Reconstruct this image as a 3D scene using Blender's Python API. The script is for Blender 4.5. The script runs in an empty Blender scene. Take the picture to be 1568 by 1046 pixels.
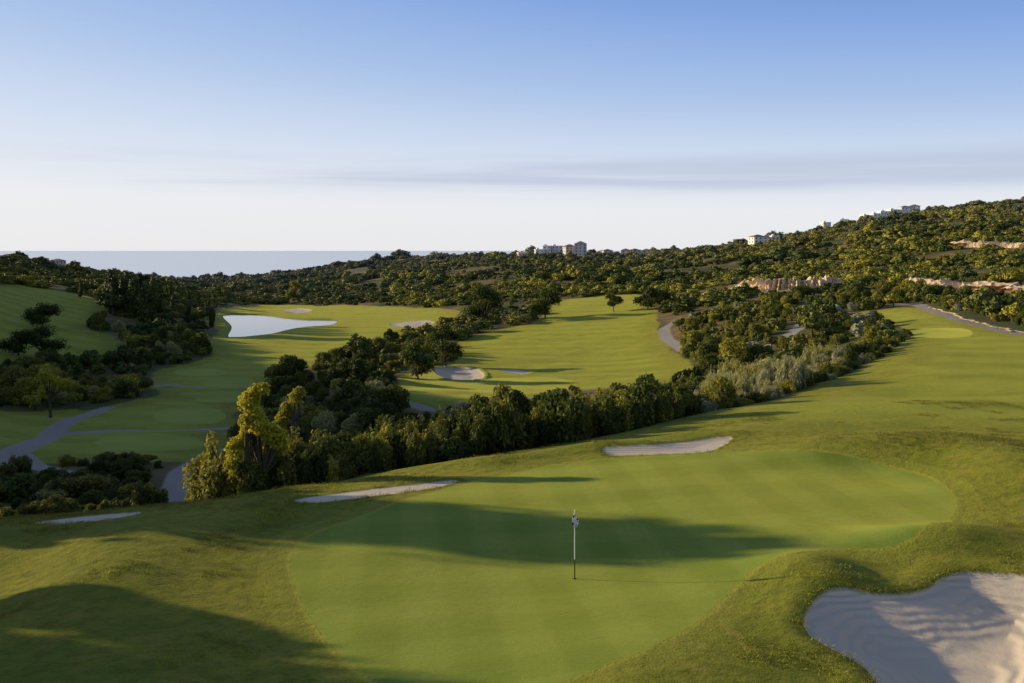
import bpy, math, time
import numpy as np
rng=np.random.default_rng(11)
F=1400.0; CAMZ=70.0
SUN_AZ=-75.0; SUN_EL=12.5   # azimuth from +Y (forward), negative = left

# ------------------------------------------------------------------ noise
_tab=rng.random((256,256))
def vnoise(x,y):
    xi=np.floor(x).astype(int); yi=np.floor(y).astype(int)
    fx=x-xi; fy=y-yi
    fx=fx*fx*(3-2*fx); fy=fy*fy*(3-2*fy)
    a=_tab[xi&255,yi&255]; b=_tab[(xi+1)&255,yi&255]
    c=_tab[xi&255,(yi+1)&255]; d=_tab[(xi+1)&255,(yi+1)&255]
    return (a*(1-fx)+b*fx)*(1-fy)+(c*(1-fx)+d*fx)*fy
def fbm(x,y,o=4):
    s=0;a=0.5;t=0
    for i in range(o):
        s=s+a*vnoise(x*2**i+17.3*i,y*2**i+5.1*i); t+=a; a*=0.5
    return s/t-0.5
def sstep(a,b,x):
    t=np.clip((x-a)/(b-a),0,1); return t*t*(3-2*t)

# ------------------------------------------------------------------ terrain elevations (relative to the camera)
A=lambda px: math.degrees(math.atan((px-784)/F))
PHI=np.array([-180,-115,-62,-46,A(-250),A(0),A(200),A(400),A(600),A(800),A(1000),A(1200),A(1400),A(1568),A(1900),60,115,180],float)
ROWS=[
 (0,   [-9,-9,-9,-9.5,-9.5,-9.5,-9.5,-9.5,-9.5,-9.5,-9.5,-9.5,-9.5,-9.5,-9,-9,-9,-9]),
 (20,  [-9,-9,-10,-10,-10,-10,-10,-10.2,-10,-9.8,-9.6,-9.8,-10,-10,-9,-8,-8,-9]),
 (30,  [-9,-9,-11,-11,-11,-11,-10.6,-10.5,-10.4,-10.4,-10.3,-10.05,-10.1,-9.9,-9,-8,-8,-9]),
 (40,  [-9,-9,-11,-12,-12,-11.8,-11.3,-10.9,-10.6,-10.5,-10.3,-10.2,-10.0,-9.7,-9,-8,-8,-9]),
 (50,  [-9,-9,-11,-13,-15,-15,-14.5,-13.6,-12.1,-11,-10.4,-10.0,-9.8,-9.7,-9,-8,-8,-9]),
 (60,  [-9,-8,-11,-14,-17,-17.5,-17.5,-16.6,-15,-13,-11.5,-10.8,-10.4,-10.2,-9,-8,-8,-9]),
 (80,  [-9,-7,-8,-13,-18.5,-20,-20,-20,-19,-17.5,-15.5,-12.5,-11.2,-10.8,-9.5,-8,-8,-9]),
 (110, [-9,-6,0,-8,-18,-22,-22.5,-22.8,-21.5,-20.5,-19,-15.5,-11.8,-11,-9.5,-8,-8,-9]),
 (150, [-9,-5,12,2,-14,-24,-24.5,-24.5,-22.5,-23,-21.5,-17,-12,-11,-9,-8,-8,-9]),
 (200, [-9,-4,20,14,-7,-22,-25.5,-26,-24.5,-24.5,-22.5,-16,-12.2,-9.5,-8,-6,-8,-9]),
 (260, [-9,-3,23,19,0,-17,-23,-27,-26,-24,-21,-14,-11.5,-8.5,-6,-4,-6,-9]),
 (350, [-9,-2,23,20,6,-12.5,-20,-27,-26,-21.5,-18,-12,-10,-5,-2,0,0,-9]),
 (500, [-9,0,20,18,7,-9.5,-20,-31,-27,-20,-16,-9,1,7,12,15,10,0]),
 (700, [-9,0,15,10,0,-9,-24,-36,-27,-16,-12,2,18,25,32,30,20,0]),
 (1000,[-9,0,10,0,-7,-12,-35,-36,-17,-8,-5,13,38,51,60,50,30,0]),
 (1250,[-14,-10,-5,-10,-15,-20,-45,-37,-16,-11,-9,10,30,46,60,45,25,0]),
 (1500,[-25,-25,-20,-25,-30,-35,-55,-50,-28,-25,-25,0,20,40,60,40,20,0]),
 (2000,[-60,-60,-60,-60,-60,-60,-66,-67,-60,-60,-60,-50,-30,-20,0,10,0,-40]),
 (3000,[-78]*18),
 (9000,[-90]*18)]
DV=np.array([r[0] for r in ROWS],float); TAB=np.array([r[1] for r in ROWS],float)
TV=np.log(DV+5)
def hermite(xk,yk,x):
    n=len(xk); h=np.diff(xk)[:,None]; dl=np.diff(yk,axis=0)/h
    m=np.zeros_like(yk); m[0]=dl[0]; m[-1]=dl[-1]
    w=h[:-1]+h[1:]
    m[1:-1]=(dl[:-1]*h[1:]+dl[1:]*h[:-1])/w
    i=np.clip(np.searchsorted(xk,x)-1,0,n-2); hh=h[i,0]; t=((x-xk[i])/hh)[:,None]; hh=hh[:,None]
    return ((2*t**3-3*t**2+1)*yk[i]+(t**3-2*t**2+t)*hh*m[i]+(-2*t**3+3*t**2)*yk[i+1]+(t**3-t**2)*hh*m[i+1])
NT,NP=1200,1400
tf=np.linspace(TV[0],TV[-1],NT); pf=np.linspace(-180,180,NP)
G1=hermite(TV,TAB,tf)
GRID=hermite(PHI,np.ascontiguousarray(G1.T),pf).T
def base0(X,Y):
    ph=np.degrees(np.arctan2(X,Y)); r=np.hypot(X,Y)
    d=r*np.cos(np.radians(np.minimum(np.abs(ph),32)))
    t=(np.log(d+5)-tf[0])/(tf[1]-tf[0]); p=(ph+180)/(pf[1]-pf[0])
    t=np.clip(t,0,NT-1.001); p=np.clip(p,0,NP-1.001)
    i=t.astype(int); j=p.astype(int); ft=t-i; fp=p-j
    return (GRID[i,j]*(1-fp)+GRID[i,j+1]*fp)*(1-ft)+(GRID[i+1,j]*(1-fp)+GRID[i+1,j+1]*fp)*ft
MOUNDS=[ # x,y,rx,ry,h
 (5.0,47.5,3.2,1.2,0.45),(-1.5,46.0,4.5,1.3,0.35),(11,50.0,4,1.3,0.3),(-10.5,42.8,3,1.2,0.25),
 (18,45.0,5.5,2.2,0.8),(22,40.5,2.8,4.5,0.85),(14.5,31.0,3.0,1.6,0.75),(9.3,28.2,1.6,1.8,0.45),(-15,33,4,3,0.35),
 (-9,38.8,5,1.6,0.15),(25,60,6,4,0.4),(-13,29,3,5,0.5),(-20,34,2.5,3,0.5)]
def base(X,Y):
    z=base0(X,Y)
    r=np.hypot(X,Y)
    for (mx,my,rx,ry,h) in MOUNDS:
        z=z+h*np.exp(-((X-mx)/rx)**2-((Y-my)/ry)**2)
    z=z+fbm(X/9,Y/9,3)*0.30
    z=z+fbm(X/14,Y/14,3)*1.1*sstep(46,75,r)
    z=z+fbm(X/110+3,Y/110,4)*9*sstep(260,800,r)
    return z
def pixel_to_ground(px,py,z0=None):
    """back-projects an image pixel through the camera onto the terrain"""
    if z0 is not None:
        Yv=z0*F/(383.-py); return (Yv*(px-784)/F,Yv)
    Yv=np.exp(np.linspace(math.log(9),math.log(4000),2500))
    d=base(Yv*(px-784)/F,Yv)-Yv*(383.-py)/F
    k=np.argmax(d>0) if (d>0).any() else len(Yv)-1
    return (Yv[k]*(px-784)/F,Yv[k])
def at(px,Yd): return (Yd*(px-784)/F,Yd)

def smooth_poly(P,n=6,closed=True):
    P=np.array(P,float); N=len(P); out=[]
    rngi=range(N) if closed else range(N-1)
    for i in rngi:
        if closed: p0,p1,p2,p3=P[i-1],P[i],P[(i+1)%N],P[(i+2)%N]
        else: p0,p1,p2,p3=P[max(i-1,0)],P[i],P[i+1],P[min(i+2,N-1)]
        for k in range(n):
            t=k/n
            out.append(0.5*((2*p1)+(-p0+p2)*t+(2*p0-5*p1+4*p2-p3)*t*t+(-p0+3*p1-3*p2+p3)*t**3))
    if not closed: out.append(P[-1])
    return np.array(out)
def S(pts,z0=None,n=5): return smooth_poly([pixel_to_ground(a,b,z0) for a,b in pts],n)
def W(pts,n=5): return smooth_poly(pts,n)
def sdf(poly,X,Y,m=15.0):
    """signed distance, + inside; evaluated inside bbox+m"""
    m=float(m); out=np.full(X.shape,-m)
    x0,y0=poly.min(0)-m; x1,y1=poly.max(0)+m
    sel=(X>x0)&(X<x1)&(Y>y0)&(Y<y1)
    if not sel.any(): return out
    x=X[sel]; y=Y[sel]; d2=np.full(x.shape,1e18); ins=np.zeros(x.shape,bool)
    N=len(poly)
    for i in range(N):
        ax,ay=poly[i]; bx,by=poly[(i+1)%N]; ex,ey=bx-ax,by-ay; L=ex*ex+ey*ey+1e-12
        t=np.clip(((x-ax)*ex+(y-ay)*ey)/L,0,1)
        d2=np.minimum(d2,(x-ax-t*ex)**2+(y-ay-t*ey)**2)
        if ay!=by:
            c=((ay>y)!=(by>y))&(x<ex*(y-ay)/(by-ay)+ax); ins^=c
    d=np.sqrt(d2); out[sel]=np.clip(np.where(ins,d,-d),-m,1e9)
    return out
def lined(line,X,Y,m=8.0):
    m=float(m); out=np.full(X.shape,m); x0,y0=line.min(0)-m; x1,y1=line.max(0)+m
    sel=(X>x0)&(X<x1)&(Y>y0)&(Y<y1)
    if not sel.any(): return out
    x=X[sel]; y=Y[sel]; d2=np.full(x.shape,m*m)
    for i in range(len(line)-1):
        ax,ay=line[i]; ex,ey=line[i+1]-line[i]; L=ex*ex+ey*ey+1e-12
        t=np.clip(((x-ax)*ex+(y-ay)*ey)/L,0,1)
        d2=np.minimum(d2,(x-ax-t*ex)**2+(y-ay-t*ey)**2)
    out[sel]=np.sqrt(d2); return out

# ------------------------------------------------------------------ site features
GREEN=S([(445,860),(475,822),(560,790),(700,745),(850,712),(1000,700),(1150,692),(1300,700),(1410,728),(1462,775),(1400,822),(1270,842),(1170,862),(1120,905),(1070,950),(1000,990),(900,1030),(760,1075),(640,1075),(560,1035),(505,985),(465,925)])
PLATEAU=W([(-60,5),(-60,40),at(-250,41),at(0,43),at(200,43),at(380,43.5),at(600,47.5),at(760,50.5),at(900,55),at(1000,60),at(1120,68),at(1240,80),at(1330,98),at(1385,125),at(1375,150),at(1320,172),at(1296,190),at(1340,205),at(1420,190),at(1500,145),at(1600,120),at(1800,110),at(2100,60),(80,5)])
VALLEY=S([(320,475),(420,467),(560,468),(690,474),(690,492),(620,508),(600,528),(520,546),(450,572),(385,602),(352,660),(330,705),(250,708),(60,712),(-80,730),(-80,625),(100,628),(150,626),(235,604),(235,572),(318,548),(320,520),(335,500)])
MID=S([(612,606),(608,585),(640,562),(695,553),(698,528),(760,506),(825,490),(850,462),(930,452),(982,452),(1005,478),(1006,500),(1024,535),(1060,556),(1050,578),(980,590),(860,600),(800,614),(700,624),(640,624)])
LHILL=S([(-150,432),(0,437),(80,443),(155,462),(160,482),(130,500),(180,520),(160,548),(60,550),(-150,545)])
GREEN2=S([(615,585),(650,572),(740,578),(830,577),(880,585),(860,597),(780,606),(680,612),(625,606)])
TEES=[S([(c-a,y),(c-a*.75,y-b*.8),(c,y-b),(c+a*.75,y-b*.8),(c+a,y),(c+a*.75,y+b*.8),(c,y+b),(c-a*.75,y+b*.8)]) for c,y,a,b in
   [(291,637,55,13),(230,679,85,12),(345,608,46,9),(352,587,40,8),(1440,510,50,8),(305,570,40,6)]]
BUNKERS=[ # poly, depth, lip, step
 (S([(1232,948),(1245,922),(1285,903),(1330,910),(1370,912),(1415,905),(1445,886),(1480,878),(1560,880),(1640,885),(1700,930),(1690,1010),(1620,1080),(1480,1110),(1370,1070),(1320,1022),(1262,990),(1236,968)]),0.50,0.10,0.10),
 (S([(925,687),(960,684),(1010,680),(1060,675),(1105,670),(1118,672),(1095,689),(1040,695),(980,698),(935,697)]),0.10,0.03,0.03),
 (S([(452,766),(500,758),(570,749),(640,741),(690,736),(700,739),(660,749),(590,758),(520,767),(470,770)]),0.05,0.02,0.02),
 (S([(50,801),(110,793),(180,786),(216,786),(160,796),(90,802)]),0.05,0.02,0.02),
 (S([(664,566),(690,562),(725,564),(740,572),(738,580),(712,583),(685,580)]),0.4,0.2,0.1),
 (S([(765,568),(790,567),(812,571),(790,573)]),0.1,0.1,0.05),
 (S([(598,494),(640,491),(664,493),(654,499),(612,501)]),0.3,0.1,0.1),
 (S([(430,474),(460,472),(478,475),(450,480)]),0.3,0.1,0.1)]
Lp=lambda pts,n=6: smooth_poly([pixel_to_ground(a,b) for a,b in pts],n,False)
PATHS=[(Lp([(-60,730),(10,700),(50,680),(85,660),(112,642),(150,630),(160,626)]),1.5),
 (Lp([(25,694),(45,710),(85,722),(110,724)]),1.2),
 (Lp([(75,666),(140,662),(230,660),(300,658),(365,655)]),1.1),
 (smooth_poly([at(258,52),at(268,62),pixel_to_ground(284,742),pixel_to_ground(292,722),pixel_to_ground(315,706),pixel_to_ground(345,690)],6,False),1.8),
 (Lp([(1236,484),(1226,500),(1205,515),(1180,528),(1150,538)]),1.5),
 (Lp([(1036,492),(1018,503),(1022,520),(1048,536)]),1.5),
 (Lp([(1375,466),(1410,468),(1450,482),(1510,500),(1570,513),(1680,530)]),1.3),
 (Lp([(590,612),(620,618),(655,628)]),1.3),
 (Lp([(240,592),(270,590),(310,594)]),0.8)]
WALLS=[([(1122,443),(1160,445),(1200,443),(1250,441),(1300,439)],17,2.5),
 ([(1366,441),(1410,441),(1450,445),(1500,447),(1600,450)],15,2.5),
 ([(1450,376),(1500,378),(1540,379),(1620,379)],9,2.5)]
WALL_L=[Lp(a,10) for a,_,_ in WALLS]
PONDZ=-27.2
POND=S([(343,484),(370,482),(400,483),(430,487),(465,490),(512,491),(503,498),(450,503),(415,511),(385,515),(352,516),(356,500)],PONDZ)

def height(X,Y,want=False):
    z=base(X,Y); r=np.hypot(X,Y)
    sp=sdf(POND,X,Y,40)
    k=sstep(-35,-3,sp); z=z*(1-k)+(PONDZ+0.5)*k
    z=z-1.6*sstep(-3,3,sp)
    sand=np.full(X.shape,-15.0)
    for i,(P,dep,lip,stp) in enumerate(BUNKERS):
        s=sdf(P,X,Y,8)
        if i<4: s=s+fbm(X/0.5,Y/0.5,2)*0.12+fbm(X/2.2,Y/2.2,2)*0.25*(i>0)
        z=z-dep*sstep(-0.05,2.6,s)+lip*np.exp(-((s+0.5)/0.55)**2)-stp*sstep(-0.05,0.05,s)
        sand=np.maximum(sand,s)
    if not want: return z
    g=sdf(GREEN,X,Y,10); pl=sdf(PLATEAU,X,Y,12); va=sdf(VALLEY,X,Y,12); mi=sdf(MID,X,Y,12); lh=sdf(LHILL,X,Y,12)
    g2=sdf(GREEN2,X,Y,8)
    tee=np.full(X.shape,-5.0)
    for P in TEES: tee=np.maximum(tee,sdf(P,X,Y,5))
    path=np.full(X.shape,8.0)
    for (L,w) in PATHS: path=np.minimum(path,lined(L,X,Y)-w)
    wl=np.full(X.shape,20.0)
    for L in WALL_L: wl=np.minimum(wl,lined(L,X,Y+5,20.0))
    return z,dict(g=g,pl=pl,va=va,mi=mi,lh=lh,g2=g2,tee=tee,path=path,pond=sp,sand=sand,wall=wl)

# ------------------------------------------------------------------ terrain mesh
rs=np.concatenate([[0.02,2,5,8,11,14],np.exp(np.linspace(math.log(16),math.log(85),600)),
   np.exp(np.linspace(math.log(85),math.log(1500),480))[1:],np.exp(np.linspace(math.log(1500),math.log(9000),50))[1:]])
inn=np.linspace(-32,32,960); outp=32+148*np.linspace(0,1,90)[1:]**1.6
ph=np.radians(np.concatenate([-outp[::-1],inn,outp]))
PP,RR=np.meshgrid(ph,rs)
X=(RR*np.sin(PP)).ravel(); Y=(RR*np.cos(PP)).ravel()
Z,M=height(X,Y,True)
nr,nc=len(rs),len(ph)
ii=np.arange(nr*nc).reshape(nr,nc)
quads=np.stack([ii[:-1,:-1],ii[:-1,1:],ii[1:,1:],ii[1:,:-1]],-1).reshape(-1,4)[:, ::-1]
def mesh_from(name,V,Q,smooth=False):
    me=bpy.data.meshes.new(name); V=np.asarray(V,np.float32); Q=np.asarray(Q,np.int32)
    me.vertices.add(len(V)); me.vertices.foreach_set("co",V.ravel())
    k=Q.shape[1]; me.loops.add(Q.size); me.loops.foreach_set("vertex_index",Q.ravel())
    me.polygons.add(len(Q)); me.polygons.foreach_set("loop_start",np.arange(len(Q),dtype=np.int32)*k)
    if smooth: me.polygons.foreach_set("use_smooth",np.ones(len(Q),bool))
    me.update(calc_edges=True); return me
def add(name,me,parent=None):
    o=bpy.data.objects.new(name,me); bpy.context.scene.collection.objects.link(o)
    if parent: o.parent=parent
    return o
def fattr(me,name,arr): a=me.attributes.new(name,'FLOAT','POINT'); a.data.foreach_set("value",np.asarray(arr,np.float32))
gme=mesh_from("terrain",np.stack([X,Y,Z+CAMZ],1),quads,True)
r=np.hypot(X,Y); ed=np.clip(r*0.0012,0.04,1.5)
fair=np.maximum.reduce([M['va'],M['mi'],M['lh']])
edge_n=fbm(X/6,Y/6,3)
grass=np.maximum(fair+edge_n*3, M['pl']+edge_n*1.0)
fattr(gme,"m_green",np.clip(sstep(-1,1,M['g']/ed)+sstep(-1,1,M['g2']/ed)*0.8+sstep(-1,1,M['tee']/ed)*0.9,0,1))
fattr(gme,"m_collar",0.9*np.exp(-((M['g']+0.08)/0.09)**2)+0.45*sstep(-1.1,-0.95,M['g'])*sstep(-0.05,0.05,-M['g']))
fw=np.maximum(sstep(-2,3,fair-4.0+edge_n*4), sstep(54,62,r)*sstep(1.0,5.0,M['pl']-2.5+edge_n*4))
fattr(gme,"m_fair",fw*sstep(0.5,1.5,-M['g']))
fattr(gme,"m_sand",sstep(-1,1,M['sand']/ed))
fattr(gme,"m_path",sstep(-1,1,-M['path']/np.maximum(ed,0.12)))
fattr(gme,"m_scrub",sstep(-0.8,0.8,-grass/np.maximum(ed,0.5)))
fattr(gme,"m_earth",sstep(1,11,11-M['wall']+fbm(X/5,Y/5,3)*8))
c1=np.cos(0.12);s1=np.sin(0.12)
u=(X*c1+Y*s1);v=(-X*s1+Y*c1)
mow=np.where(M['g']>0, np.tanh(3*np.sin(u*math.pi/1.3))*0.6+np.tanh(3*np.sin(v*math.pi/1.6))*0.4, np.tanh(2*np.sin((u*0.5+v*0.86)*math.pi/5.0)))
mow=np.where((M['tee']>0),1.0,mow)
fattr(gme,"mow",mow)
fattr(gme,"far",sstep(500,2000,r))  # weight of the painted haze, grows with distance from the camera
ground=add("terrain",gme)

# ------------------------------------------------------------------ node helpers
class NB:
    def __init__(s,nt): s.nt=nt; s.n=nt.nodes; s.l=nt.links
    def new(s,t,**k):
        n=s.n.new(t)
        for a,b in k.items(): setattr(n,a,b)
        return n
    def link(s,a,b): s.l.new(a,b)
    def setv(s,sock,v):
        if isinstance(v,bpy.types.NodeSocket): s.link(v,sock)
        else:
            if isinstance(v,(tuple,list)) and len(v)==3 and sock.type=='RGBA': v=(*v,1)
            sock.default_value=v
    def attr(s,name,typ='GEOMETRY',out='Fac'):
        n=s.new('ShaderNodeAttribute',attribute_name=name,attribute_type=typ); return n.outputs[out]
    def math(s,op,a,b=0.5,c=None,clamp=False):
        n=s.new('ShaderNodeMath',operation=op,use_clamp=clamp); s.setv(n.inputs[0],a); s.setv(n.inputs[1],b)
        if c is not None: s.setv(n.inputs[2],c)
        return n.outputs[0]
    def mix(s,f,a,b,mode='MIX'):
        n=s.new('ShaderNodeMix',data_type='RGBA',blend_type=mode); n.clamp_factor=True
        s.setv(n.inputs[0],f); s.setv(n.inputs[6],a); s.setv(n.inputs[7],b); return n.outputs[2]
    def noise(s,vec,scale,detail=3,rough=0.55,dist=0):
        n=s.new('ShaderNodeTexNoise'); n.inputs['Scale'].default_value=scale; n.inputs['Detail'].default_value=detail
        n.inputs['Roughness'].default_value=rough; n.inputs['Distortion'].default_value=dist
        if vec is not None: s.link(vec,n.inputs['Vector'])
        return n.outputs['Fac']
    def ramp(s,f,stops,interp='LINEAR'):
        n=s.new('ShaderNodeValToRGB'); cr=n.color_ramp; cr.interpolation=interp
        while len(cr.elements)<len(stops): cr.elements.new(0.5)
        for e,(p,c) in zip(cr.elements,stops):
            e.position=p; e.color=(*c,1) if len(c)==3 else c
        s.setv(n.inputs[0],f); return n.outputs[0]
    def step(s,x,a,b):
        n=s.new('ShaderNodeMapRange',interpolation_type='SMOOTHSTEP'); s.setv(n.inputs[0],x)
        n.inputs[1].default_value=a; n.inputs[2].default_value=b; return n.outputs[0]
    def scale(s,col,f):
        n=s.new('ShaderNodeVectorMath',operation='SCALE'); s.link(col,n.inputs[0]); s.setv(n.inputs['Scale'],f); return n.outputs[0]
def newmat(name):
    m=bpy.data.materials.new(name); m.use_nodes=True; m.node_tree.nodes.clear()
    nb=NB(m.node_tree); out=nb.new('ShaderNodeOutputMaterial'); p=nb.new('ShaderNodeBsdfPrincipled')
    nb.link(p.outputs[0],out.inputs[0]); return m,nb,p,out
def simple(name,col,rough=0.7,noise_scale=3.0,var=0.25,metal=0,bump=0):
    m,nb,p,o=newmat(name); tc=nb.new('ShaderNodeTexCoord').outputs['Object']
    n=nb.noise(tc,noise_scale,4); 
    c=nb.mix(n,tuple(x*(1-var) for x in col),tuple(min(1,x*(1+var)) for x in col)); nb.link(c,p.inputs['Base Color'])
    p.inputs['Roughness'].default_value=rough; p.inputs['Metallic'].default_value=metal
    if bump:
        b=nb.new('ShaderNodeBump'); b.inputs['Distance'].default_value=bump; nb.link(n,b.inputs['Height']); nb.link(b.outputs[0],p.inputs['Normal'])
    return m

# ground material
m,nb,p,o=newmat("golf_ground_mat")
pos=nb.new('ShaderNodeNewGeometry').outputs['Position']
nL=nb.noise(pos,0.03,4); nM=nb.noise(pos,0.28,5,0.6); nS=nb.noise(pos,2.2,5,0.65); nF=nb.noise(pos,14,4,0.7)
rough=nb.mix(nb.step(nM,0.3,0.7),(0.115,0.170,0.016),(0.250,0.260,0.032))
rough=nb.mix(nb.math('MULTIPLY',nb.step(nS,0.40,0.68),0.65),rough,(0.058,0.098,0.010))
rough=nb.mix(nb.math('MULTIPLY',nb.step(nb.noise(pos,0.8,5,0.7),0.53,0.70),0.55),rough,(0.33,0.24,0.07))
fairc=nb.mix(nb.step(nM,0.3,0.7),(0.130,0.205,0.020),(0.235,0.285,0.032))
mowf=nb.math('MULTIPLY_ADD',nb.attr("mow"),0.5,0.5)
fairc=nb.mix(nb.math('MULTIPLY',mowf,0.40),fairc,(0.35,0.38,0.06))
greenc=nb.mix(nb.step(nM,0.3,0.75),(0.085,0.195,0.026),(0.135,0.245,0.032))
greenc=nb.mix(nb.math('MULTIPLY',mowf,0.66),greenc,(0.225,0.330,0.060))
greenc=nb.mix(nb.math('MULTIPLY',nS,0.35),greenc,(0.08,0.14,0.02))
scr=nb.mix(nb.step(nL,0.42,0.62),(0.095,0.105,0.035),(0.32,0.20,0.10))
scr=nb.mix(nb.math('MULTIPLY',nb.step(nM,0.36,0.64),0.8),scr,(0.10,0.11,0.038))
scr=nb.mix(nb.attr("m_earth"),scr,nb.mix(nM,(0.46,0.30,0.16),(0.36,0.27,0.12)))
sand=nb.mix(nM,(0.70,0.60,0.48),(0.78,0.68,0.56))
sand=nb.mix(nb.math('MULTIPLY',nF,0.30),sand,(0.50,0.41,0.31))
pathc=nb.mix(nS,(0.30,0.27,0.25),(0.40,0.36,0.33))
c=nb.mix(nb.attr("m_fair"),rough,fairc)
c=nb.mix(nb.attr("m_green"),c,greenc)
c=nb.mix(nb.math('MULTIPLY',nb.attr("m_collar"),0.75),c,(0.30,0.33,0.05))
c=nb.scale(c,nb.math('MULTIPLY_ADD',nF,0.9,0.55))
c=nb.mix(nb.attr("m_scrub"),c,scr)
c=nb.mix(nb.attr("m_path"),c,pathc)
c=nb.mix(nb.attr("m_sand"),c,sand)
c=nb.mix(nb.math('MULTIPLY',nb.attr("far"),0.6),c,(0.30,0.31,0.33))  # aerial haze painted into the ground colour, greyer with distance
nb.link(c,p.inputs['Base Color']); p.inputs['Roughness'].default_value=0.85; p.inputs['Specular IOR Level'].default_value=0.1
gm=nb.math('SUBTRACT',nb.math('SUBTRACT',1.0,nb.attr("m_sand"),clamp=True),nb.math('MAXIMUM',nb.attr("m_path"),nb.attr("m_scrub")),clamp=True)
nb.link(nb.math('MULTIPLY',gm,0.30),p.inputs['Sheen Weight']); p.inputs['Sheen Roughness'].default_value=0.45; p.inputs['Sheen Tint'].default_value=(0.9,0.78,0.12,1)
wav=nb.new('ShaderNodeTexWave',wave_type='RINGS'); wav.inputs['Scale'].default_value=2.4; wav.inputs['Distortion'].default_value=4.0; wav.inputs['Detail'].default_value=1.5; wav.inputs['Detail Scale'].default_value=0.3
mp=nb.new('ShaderNodeMapping'); mp.inputs['Location'].default_value=(-17.5,-21,0); nb.link(pos,mp.inputs[0]); nb.link(mp.outputs[0],wav.inputs['Vector'])
b1=nb.new('ShaderNodeBump'); b1.inputs['Distance'].default_value=0.03; nb.link(nb.math('MULTIPLY',wav.outputs['Fac'],nb.attr("m_sand")),b1.inputs['Height'])
b2=nb.new('ShaderNodeBump'); b2.inputs['Distance'].default_value=0.15
hh=nb.math('MULTIPLY_ADD',nF,0.4,nS)
nb.link(nb.math('MULTIPLY',nb.math('MULTIPLY_ADD',nb.attr("m_green"),-0.85,1.0),nb.math('MULTIPLY_ADD',nb.attr("m_sand"),-0.85,1.0)),b2.inputs['Strength'])
nb.link(hh,b2.inputs['Height']); nb.link(b1.outputs[0],b2.inputs['Normal']); nb.link(b2.outputs[0],p.inputs['Normal'])
gme.materials.append(m)

# ------------------------------------------------------------------ water
def water(name,col,bump,scale,rough):
    m,nb,p,o=newmat(name); pos=nb.new('ShaderNodeNewGeometry').outputs['Position']
    p.inputs['Base Color'].default_value=(*col,1); p.inputs['Roughness'].default_value=rough; p.inputs['IOR'].default_value=1.33
    n=nb.noise(pos,scale,3); nb.link(nb.mix(n,col,tuple(min(1,x*1.2) for x in col)),p.inputs['Base Color'])
    b=nb.new('ShaderNodeBump'); b.inputs['Distance'].default_value=bump; nb.link(n,b.inputs['Height']); nb.link(b.outputs[0],p.inputs['Normal'])
    return m
N=len(POND); pm=bpy.data.meshes.new("pond_water")
big=POND+(POND-POND.mean(0))*0.02
pm.from_pydata([(x,y,CAMZ+PONDZ) for x,y in big],[],[list(range(N))]); pm.update()
pm.materials.append(water("pond_water_mat",(0.02,0.03,0.03),0.03,0.8,0.03)); add("pond_water",pm)
th=np.linspace(0,2*np.pi,97)[:-1]; sv=[(0,0,0)]
for k,R in enumerate([1500,4000,12000,90000]): sv+=[(R*math.sin(t),R*math.cos(t),0.0) for t in th]
fc=[(0,1+(i+1)%96,1+i) for i in range(96)]
for k in range(3): fc+=[(1+k*96+i,1+k*96+(i+1)%96,1+(k+1)*96+(i+1)%96,1+(k+1)*96+i) for i in range(96)]
sm=bpy.data.meshes.new("sea_water"); sm.from_pydata(sv,[],fc); sm.update()
sm.materials.append(water("sea_water_mat",(0.62,0.70,0.80),0.1,0.02,0.2)); add("sea_water",sm)

# ------------------------------------------------------------------ foliage
TINT=[(0.0,(0.030,0.055,0.014)),(0.3,(0.090,0.122,0.022)),(0.55,(0.205,0.200,0.038)),(0.8,(0.50,0.46,0.045)),(1.0,(0.34,0.35,0.23))]
def foliage_mat(name,tint=None,trans=True):
    m,nb,p,o=newmat(name)
    t=nb.attr("tint",'INSTANCER') if tint is None else tint
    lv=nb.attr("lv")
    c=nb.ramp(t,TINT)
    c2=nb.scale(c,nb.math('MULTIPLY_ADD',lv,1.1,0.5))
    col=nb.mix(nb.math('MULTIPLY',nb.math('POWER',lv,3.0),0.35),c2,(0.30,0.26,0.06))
    if not trans:   # aerial haze painted into far leaf colour, by distance along the valley
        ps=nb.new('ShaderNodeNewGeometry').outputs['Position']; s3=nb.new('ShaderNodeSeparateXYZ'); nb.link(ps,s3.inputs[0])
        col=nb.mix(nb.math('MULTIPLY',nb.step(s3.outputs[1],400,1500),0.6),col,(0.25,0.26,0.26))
    p.inputs['Roughness'].default_value=0.6; p.inputs['Specular IOR Level'].default_value=0.2
    nb.link(col,p.inputs['Base Color'])
    if trans:
        tr=nb.new('ShaderNodeBsdfTranslucent'); nb.link(col,tr.inputs['Color'])
        mx=nb.new('ShaderNodeMixShader'); mx.inputs[0].default_value=0.35 if tint is None or tint<0.5 else 0.5
        nb.link(p.outputs[0],mx.inputs[1]); nb.link(tr.outputs[0],mx.inputs[2]); nb.link(mx.outputs[0],o.inputs[0])
    return m
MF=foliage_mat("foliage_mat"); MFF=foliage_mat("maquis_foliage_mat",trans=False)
bark=simple("bark_mat",(0.09,0.07,0.05),0.9,6,0.4,bump=0.03)
def rdir(n):
    v=rng.normal(size=(n,3)); return v/np.linalg.norm(v,axis=1)[:,None]
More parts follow.
